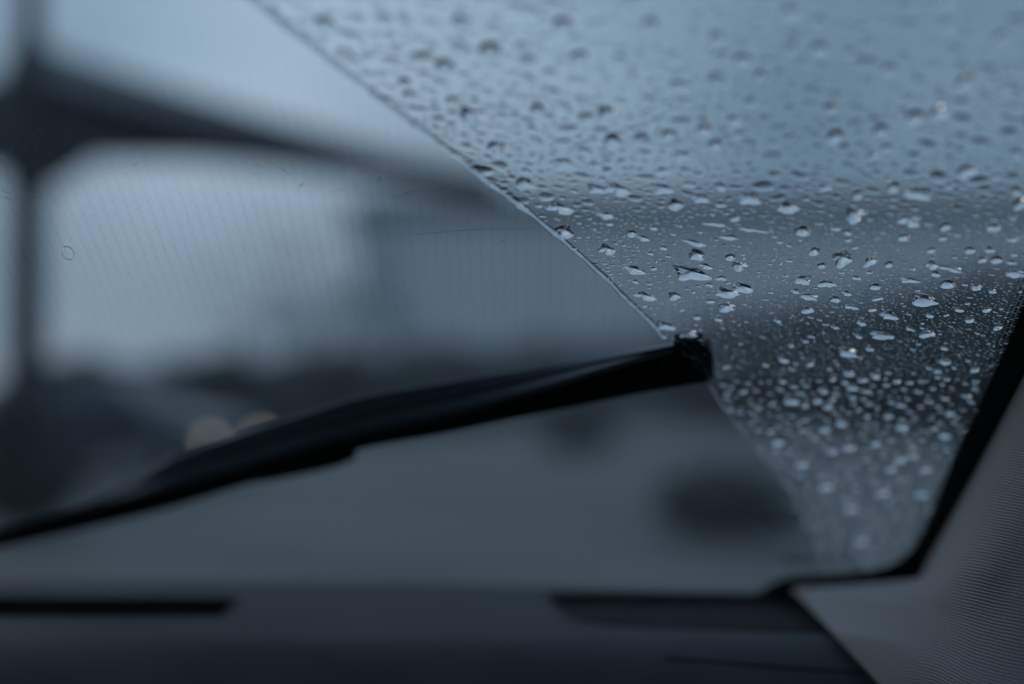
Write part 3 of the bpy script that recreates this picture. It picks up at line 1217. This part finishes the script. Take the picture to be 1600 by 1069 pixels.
def label_drops():
    """drops are told apart by the part of the wet glass they cling to and by size or place within it"""
    cells = {}
    for it in DROPS:
        o, px, py, size = it
        e = px - interp(ARC, py)
        fr = interp(FRIT, py) - px
        if py < 285:
            v, look = 'high up', 'blurred'
        elif py < 440:
            v, look = 'halfway up', 'dark topped'
        elif py < 590:
            v, look = 'at wiper tip height', 'bright'
        else:
            v, look = 'low down', 'rounded'
        if e < 130:
            h = 'beside the wiped edge'
        elif fr < 130:
            h = 'by the black border'
        elif e < fr:
            h = 'in the left wet half'
        else:
            h = 'in the right wet half'
        cells.setdefault((v, h, look), []).append(it)
    for (v, h, look), its in cells.items():
        g = f'{look} raindrops {v} {h}'
        left = [i for i in its if not i[0].get('label')]
        for i in its:
            i[0]['group'] = g
        picks = (('largest', lambda i: -i[3]), ('second largest', lambda i: -i[3]), ('topmost', lambda i: i[2]), ('lowest', lambda i: -i[2]),
                 ('leftmost', lambda i: i[1]), ('rightmost', lambda i: -i[1]))
        if len(its) != len(left):
            picks = picks[2:]
        ext = {w: sorted(its, key=k) for w, k in picks}
        for w, k in picks:
            c = ext[w][1 if w.startswith('second') else 0] if len(ext[w]) > 1 or not w.startswith('second') else None
            if c in left:
                left.remove(c)
                c[0]['label'] = f'{w} of the {look} raindrops {v} {h}'
        for i in left:
            i[0]['label'] = f'small {look} raindrop {v} {h}'


HAND = [  # px, py, width, height in photograph pixels, kind (r round, g ragged, t tailed), optional own label
    (1081, 430, 50, 23, 't', 'largest sharp raindrop, black topped with ragged tail, right of the wiped arc'),
    (1316, 406, 31, 25, 't', 'plump pear shaped raindrop with pointed top in the middle of the wet glass'),
    (1444, 471, 48, 18, 't', 'widest bright raindrop near the pillar, lens shaped and tapering at both ends'),
    (1378, 526, 42, 11, 'g', 'long thin streak shaped raindrop with a kinked outline low on the wet glass'),
    (1324, 552, 36, 14, 'g', 'fat slanting worm shaped raindrop right of the wiper tip'),
    (882, 363, 26, 26, 'g', 'bright slanting raindrop joined to the water line at the wiped edge'),
    (1074, 527, 26, 10, 'g', 'pale raindrop sitting right above the wiper end cap'),
    (1236, 22, 42, 30, 'r', 'darkest blurred raindrop at the top edge of the windscreen'),
    (1305, 215, 30, 28, 'r', 'blurred raindrop with almost black top and bright base, high right'),
    (735, 182, 44, 26, 'g', 'wide twin humped blurred raindrop close to the wiped edge'),
    (1389, 494, 30, 13, 'g', None), (1089, 400, 25, 19, 'g', None), (990, 423, 34, 14, 'g', None), (948, 391, 23, 18, 'g', None),
    (1136, 460, 36, 15, 'g', None), (1161, 452, 32, 16, 'g', None), (1135, 482, 30, 14, 'g', None), (1007, 464, 34, 12, 'g', None), (1054, 464, 21, 12, 'g', None),
    (875, 327, 38, 18, 'g', None), (946, 338, 25, 13, 'g', None), (987, 366, 19, 13, 'r', None), (1004, 373, 23, 9, 'g', None), (820, 288, 28, 22, 'g', None),
    (932, 297, 26, 14, 'g', None), (965, 298, 36, 18, 'g', None), (1035, 297, 30, 16, 'g', None), (1095, 312, 26, 14, 'g', None), (1055, 322, 24, 18, 'g', None),
    (1170, 312, 36, 20, 'g', None), (1114, 351, 34, 9, 'g', None), (1175, 360, 42, 9, 'g', None), (1085, 381, 40, 8, 'g', None), (1139, 372, 28, 10, 'g', None),
    (1141, 403, 18, 12, 'r', None), (1154, 417, 28, 12, 'g', None), (1102, 417, 24, 9, 'g', None), (1127, 436, 15, 10, 'g', None), (1040, 511, 28, 14, 'g', None),
    (1077, 522, 28, 11, 'g', None), (992, 441, 13, 6, 'g', None), (1272, 394, 18, 16, 'r', None), (1284, 416, 14, 11, 'r', None), (1360, 410, 19, 19, 'g', None),
    (1389, 414, 15, 12, 'r', None), (1254, 439, 25, 17, 'g', None), (1291, 445, 26, 13, 'g', None), (1337, 435, 17, 7, 'g', None), (1367, 449, 18, 12, 'r', None),
    (1264, 465, 28, 12, 'g', None), (1305, 469, 17, 11, 'g', None), (1261, 486, 24, 10, 'g', None), (1322, 459, 19, 8, 'g', None), (1331, 481, 20, 9, 'g', None),
    (1370, 468, 17, 7, 'g', None), (1421, 439, 28, 10, 't', None), (1480, 445, 26, 16, 'r', None), (1525, 450, 21, 10, 'g', None), (1542, 485, 13, 11, 'r', None),
    (1335, 337, 36, 22, 'g', None), (1420, 346, 38, 22, 'g', None), (1231, 327, 34, 18, 'g', None), (1254, 362, 26, 20, 'r', None), (1435, 305, 42, 20, 't', None),
    (1396, 294, 20, 20, 'r', None), (1510, 269, 32, 28, 'r', None), (1340, 306, 20, 16, 'g', None), (1412, 372, 20, 15, 'r', None), (1455, 392, 15, 12, 'r', None),
    (1456, 415, 19, 16, 'g', None), (1461, 429, 17, 10, 'g', None), (1515, 392, 20, 13, 'r', None), (1552, 357, 26, 16, 'r', None), (1477, 355, 20, 18, 'r', None),
    (1587, 429, 28, 16, 'g', None), (1557, 407, 20, 14, 'r', None), (1594, 320, 22, 24, 'r', None), (1535, 407, 15, 12, 'r', None), (1485, 421, 38, 9, 'g', None),
    (1280, 78, 38, 28, 'r', None), (1346, 46, 28, 26, 'r', None), (1235, 76, 26, 24, 'r', None), (1330, 84, 28, 24, 'r', None), (1430, 185, 34, 30, 'r', None),
    (1465, 178, 28, 32, 'r', None), (1508, 128, 30, 36, 'r', None), (1376, 205, 28, 26, 'r', None), (1062, 135, 40, 22, 'r', None), (1100, 205, 30, 22, 'r', None),
    (1118, 227, 24, 22, 'r', None), (1046, 212, 30, 20, 'r', None), (958, 222, 36, 24, 'g', None), (950, 180, 38, 24, 'g', None), (840, 172, 26, 24, 'r', None),
    (632, 130, 26, 22, 'r', None), (640, 150, 28, 20, 'r', None), (695, 105, 36, 30, 'r', None), (575, 88, 30, 18, 'g', None), (508, 38, 40, 30, 'r', None),
    (765, 80, 40, 34, 'r', None), (880, 40, 40, 32, 'r', None), (775, 232, 28, 24, 'g', None), (880, 258, 38, 20, 'g', None), (930, 260, 24, 14, 'g', None),
    (1160, 95, 34, 28, 'r', None), (1148, 190, 30, 20, 'r', None), (905, 90, 32, 28, 'r', None), (1015, 40, 34, 30, 'r', None), (820, 14, 56, 24, 'g', None),
    (1065, 245, 30, 18, 'g', None), (1188, 120, 26, 24, 'r', None), (1565, 60, 34, 30, 'r', None), (1390, 110, 30, 26, 'r', None), (720, 35, 36, 28, 'r', None),
    (1480, 40, 34, 28, 'r', None), (1120, 60, 30, 26, 'r', None), (600, 30, 34, 24, 'r', None),
    (1448, 524, 22, 12, 'g', None), (1422, 515, 15, 7, 'g', None), (1477, 567, 19, 11, 'g', None), (1523, 579, 15, 11, 'r', None), (1559, 512, 15, 13, 'r', None),
    (1451, 576, 15, 7, 'g', None), (1326, 585, 22, 10, 'g', None), (1368, 589, 18, 11, 'g', None), (1332, 607, 22, 12, 'r', None), (1224, 563, 22, 11, 'g', None),
    (1266, 570, 14, 11, 'r', None), (1236, 628, 28, 15, 'r', None), (1277, 627, 20, 14, 'r', None), (1294, 636, 20, 14, 'r', None), (1408, 634, 20, 11, 'r', None),
    (1388, 651, 19, 13, 'r', None), (1484, 647, 18, 12, 'r', None), (1315, 662, 22, 16, 'r', None), (1288, 672, 22, 16, 'r', None), (1409, 668, 22, 15, 'r', None),
    (1476, 681, 25, 15, 'r', None), (1326, 699, 24, 19, 'r', None), (1300, 704, 24, 18, 'r', None), (1368, 693, 22, 17, 'r', None), (1406, 719, 24, 18, 'r', None),
    (1392, 733, 24, 19, 'r', None), (1426, 712, 22, 17, 'r', None), (1446, 733, 24, 19, 'r', None), (1253, 725, 28, 20, 'r', None), (1215, 690, 27, 20, 'r', None),
    (1330, 794, 30, 23, 'r', None), (1440, 772, 28, 20, 'r', None), (1378, 770, 28, 22, 'r', None), (1345, 845, 32, 24, 'r', None), (1290, 760, 30, 22, 'r', None),
]


def blur_px(d):
    return abs(d - .75) / d * 85


rh = random.Random(21)
for it in HAND:
    px, py, w, h, k, lab = it
    if py > 400 and not wet(px, py, 4):
        pass
    p, d = glass_hit(px, py)
    bl = blur_px(d)
    w0 = math.sqrt(max(w * w - .7 * bl * bl, (.55 * w) ** 2))
    h0 = math.sqrt(max(h * h - .7 * bl * bl, (.55 * h) ** 2))
    tx, ty, n = glass_frame(p)
    view = (p - CAM).normalized()
    fs_ = math.sqrt(max(.05, 1 - ty.dot(view) ** 2))
    a = w0 * d / F_PX / 2
    b = min(h0 * d / F_PX / 2 / fs_ * .95, a * 2.2)
    hh = .82 * min(a, b)
    me = rh.choice({'r': V_ROUND, 'g': V_RAG, 't': V_TAIL}[k])
    if k == 'g' and rh.random() < .3:
        me = rh.choice(V_TAIL)
    o = put_drop(p, a, b, hh, rh.uniform(.0, .34), me)
    SITES.append((p.x, p.z, max(a, b)))
    zone_label(o, py, px)
    if lab:
        o['label'] = lab


def free(x, z, r, gap):
    for (sx, sz, sr) in SITES:
        if abs(sx - x) < sr + r + gap and abs(sz - z) < (sr + r + gap) and (sx - x) ** 2 + ((sz - z) * 2.1) ** 2 < (sr + r + gap) ** 2:
            return False
    return True


rs = random.Random(8)
tries = 0
while COUNT[0] < 300 and tries < 20000:
    tries += 1
    x, z = rs.uniform(-.22, .40), CAM.z + rs.uniform(-.14, .24)
    p = glass_p(x, z - CAM.z)
    px, py, d = project(p)
    if not wet(px, py, 8) or px > min(1620, interp(FRIT, py) - 4) or py < -30:
        continue
    a = rs.uniform(.0016, .0030) * (1.25 if py < 280 else 1)
    if not free(p.x, p.z, a, .0016):
        continue
    b = a * rs.uniform(.65, 1.05)
    o = put_drop(p, a, b, .75 * min(a, b), rs.uniform(0, .4), rs.choice(V_ROUND if rs.random() < .4 else V_RAG))
    SITES.append((p.x, p.z, a))
    zone_label(o, py, px)

label_drops()

# bucket the sites so that thousands of fine droplets can be placed between them
CELL = .008
BUCK = {}


def badd(x, z, r):
    BUCK.setdefault((int(x // CELL), int(z * 2 // CELL)), []).append((x, z, r))


def bfree(x, z, r, gap):
    cx, cz = int(x // CELL), int(z * 2 // CELL)
    for i in (-1, 0, 1):
        for j in (-1, 0, 1):
            for (sx, sz, sr) in BUCK.get((cx + i, cz + j), ()):
                if (sx - x) ** 2 + ((sz - z) * 2.1) ** 2 < (sr + r + gap) ** 2:
                    return False
    return True


for s_ in SITES:
    badd(*s_)

DV, DF = [], []


def droplet(p, a, b, h, rng, ns, rings):
    tx, ty, n = glass_frame(p)
    c = p + n * .00025
    q_ = rng.gauss(.22, .2)
    ux, uy = tx * math.cos(q_) + ty * math.sin(q_), ty * math.cos(q_) - tx * math.sin(q_)
    ph, am = rng.uniform(0, 6.28), rng.uniform(.04, .24)
    ph3, am3 = rng.uniform(0, 6.28), rng.uniform(0, .2)
    ph5, am5 = rng.uniform(0, 6.28), rng.uniform(0, .12)
    i0 = len(DV)
    prof = [(1.0, 0.0)] + {1: [(.72, .6)], 2: [(.82, .42), (.45, .82)], 3: [(.9, .27), (.68, .6), (.36, .9)]}[rings]
    for rho, hg in prof:
        for k in range(ns):
            q = k * math.tau / ns
            r = rho * (1 + am * math.cos(2 * q + ph) + am3 * math.cos(3 * q + ph3) + am5 * math.cos(5 * q + ph5))
            DV.append(c + ux * (math.cos(q) * r * a) + uy * (math.sin(q) * r * b - .5 * b * hg) + n * (hg * h))
    DV.append(c - uy * (.5 * b) + n * h)
    top = len(DV) - 1
    for j in range(len(prof) - 1):
        for k in range(ns):
            l = (k + 1) % ns
            DF.append((i0 + j * ns + k, i0 + j * ns + l, i0 + (j + 1) * ns + l, i0 + (j + 1) * ns + k))
    jl = (len(prof) - 1) * ns
    for k in range(ns):
        DF.append((i0 + jl + k, i0 + jl + (k + 1) % ns, top))
    b0 = len(DV)
    for k in range(ns):
        DV.append(Vector(DV[i0 + k]))
    DF.append(tuple(b0 + k for k in reversed(range(ns))))


rm = random.Random(77)
made = 0
for _ in range(340000):
    x, z = rm.uniform(-.22, .41), rm.uniform(-.145, .26)
    p = glass_p(x, z)
    px, py, d = project(p)
    if px > 1660 or not wet(px, py, 3) or py < -60 or px > interp(FRIT, py) + 26:
        continue
    # finer and denser towards the lower corner by the pillar
    low = max(0.0, min(1.0, (py - 400 + (px - 1150) * .22) / 130))
    flat, sq, gap = 1.0, 0, .0003
    if py < 330 and rm.random() < (.85 if py < 240 else .5):
        dens, r = .8, rm.uniform(.0015, .0058) if py > 130 else rm.uniform(.0026, .0070)
        flat, gap = rm.uniform(.12, .34), -.0006
    elif py < 240:
        dens, r = .3, rm.uniform(.0008, .0024)
    elif py < 370 and rm.random() < .8:
        dens, r = .95, rm.uniform(.0007, .0024)
        flat = rm.uniform(.8, 1.25)
        sq = rm.uniform(.3, .7)
    elif py > 590 and rm.random() < .9:
        dens, r = .5, rm.uniform(.0013, .0031)
        sq, gap = rm.uniform(.7, 1.0), .0016
        flat = .95
    elif py < 600 and rm.random() < .3:
        dens, r = .8, rm.uniform(.0011, .0021)
        flat, gap = 1.15, .0012
    elif py < 420 and rm.random() < .75:
        dens, r = .8, rm.uniform(.0004, .0016)
        flat = rm.uniform(.35, .9)
    elif rm.random() < low:
        dens, r = 1.0, rm.uniform(.0003, .0008)
        if rm.random() < .12:
            r = rm.uniform(.0008, .0016)
    else:
        dens, r = .35, rm.uniform(.00035, .0013)
    cl = noise.noise(Vector((x * 22, z * 40, 3.3)))
    if rm.random() > dens * (1 + .7 * cl):
        continue
    if not bfree(p.x, p.z, r, gap):
        continue
    badd(p.x, p.z, r)
    b = r * (sq or rm.uniform(.38, .8))
    droplet(p, r, b, .65 * flat * min(r, b) * rm.uniform(.8, 1.15), rm, 10 if r < .001 else 14, 2 if r < .001 else 3)
    made += 1
    if made > 12000:
        break
me = mesh('fine_droplets', DV, DF)
me.polygons.foreach_set('use_smooth', [len(q.vertices) <= 4 for q in me.polygons])
fine = link('fine_droplets', me, M['water'])
tag(fine, 'countless fine droplets between the larger raindrops on the wet glass', kind='stuff')
print('drops', COUNT[0], 'fine', made, 'faces', len(DF))


# water pushed into a line along the edge of the wiped arc
def water_line(pts, w, name, label, seed):
    rng = random.Random(seed)
    n = int(len(pts) * 18)
    P = [on_glass(*q) for q in resample(pts, n)]
    bm = bmesh.new()
    rings = []
    for i, p in enumerate(P):
        tx, ty, nn = glass_frame(p)
        t = (P[min(i + 1, n - 1)] - P[max(i - 1, 0)]).normalized()
        s = nn.cross(t)
        k = w * max(.25, 1 + .6 * noise.noise(Vector((i * .13, seed, 0))) + .2 * noise.noise(Vector((i * .5, seed, 4))))
        if i in (0, n - 1):
            k *= .15
        off = w * .5 * noise.noise(Vector((i * .09, seed, 9)))
        c = p + nn * .0003 + s * off
        rings.append([c + s * (k * math.cos(a) - .5 * k * math.sin(a)) + nn * (.2 * k * math.sin(a)) for a in (0, math.pi * .17, math.pi * .35, math.pi * .5, math.pi * .65, math.pi * .83, math.pi)])
    loft(bm, rings)
    o = link(name, bm_mesh(name, bm, True), M['water'])
    tag(o, label, 'water line', 'water lines along the edge of the wiped arc')
    return o


arc_px = [(b, a) for a, b in ARC]
water_line(arc_px[1:13], .0017, 'water_line', 'thin bright line of water along the upper edge of the wiped arc, above the wiper', 1)
water_line(arc_px[13:18], .0007, 'water_line', 'faint line of water along the edge of the wiped arc below the wiper tip', 2)
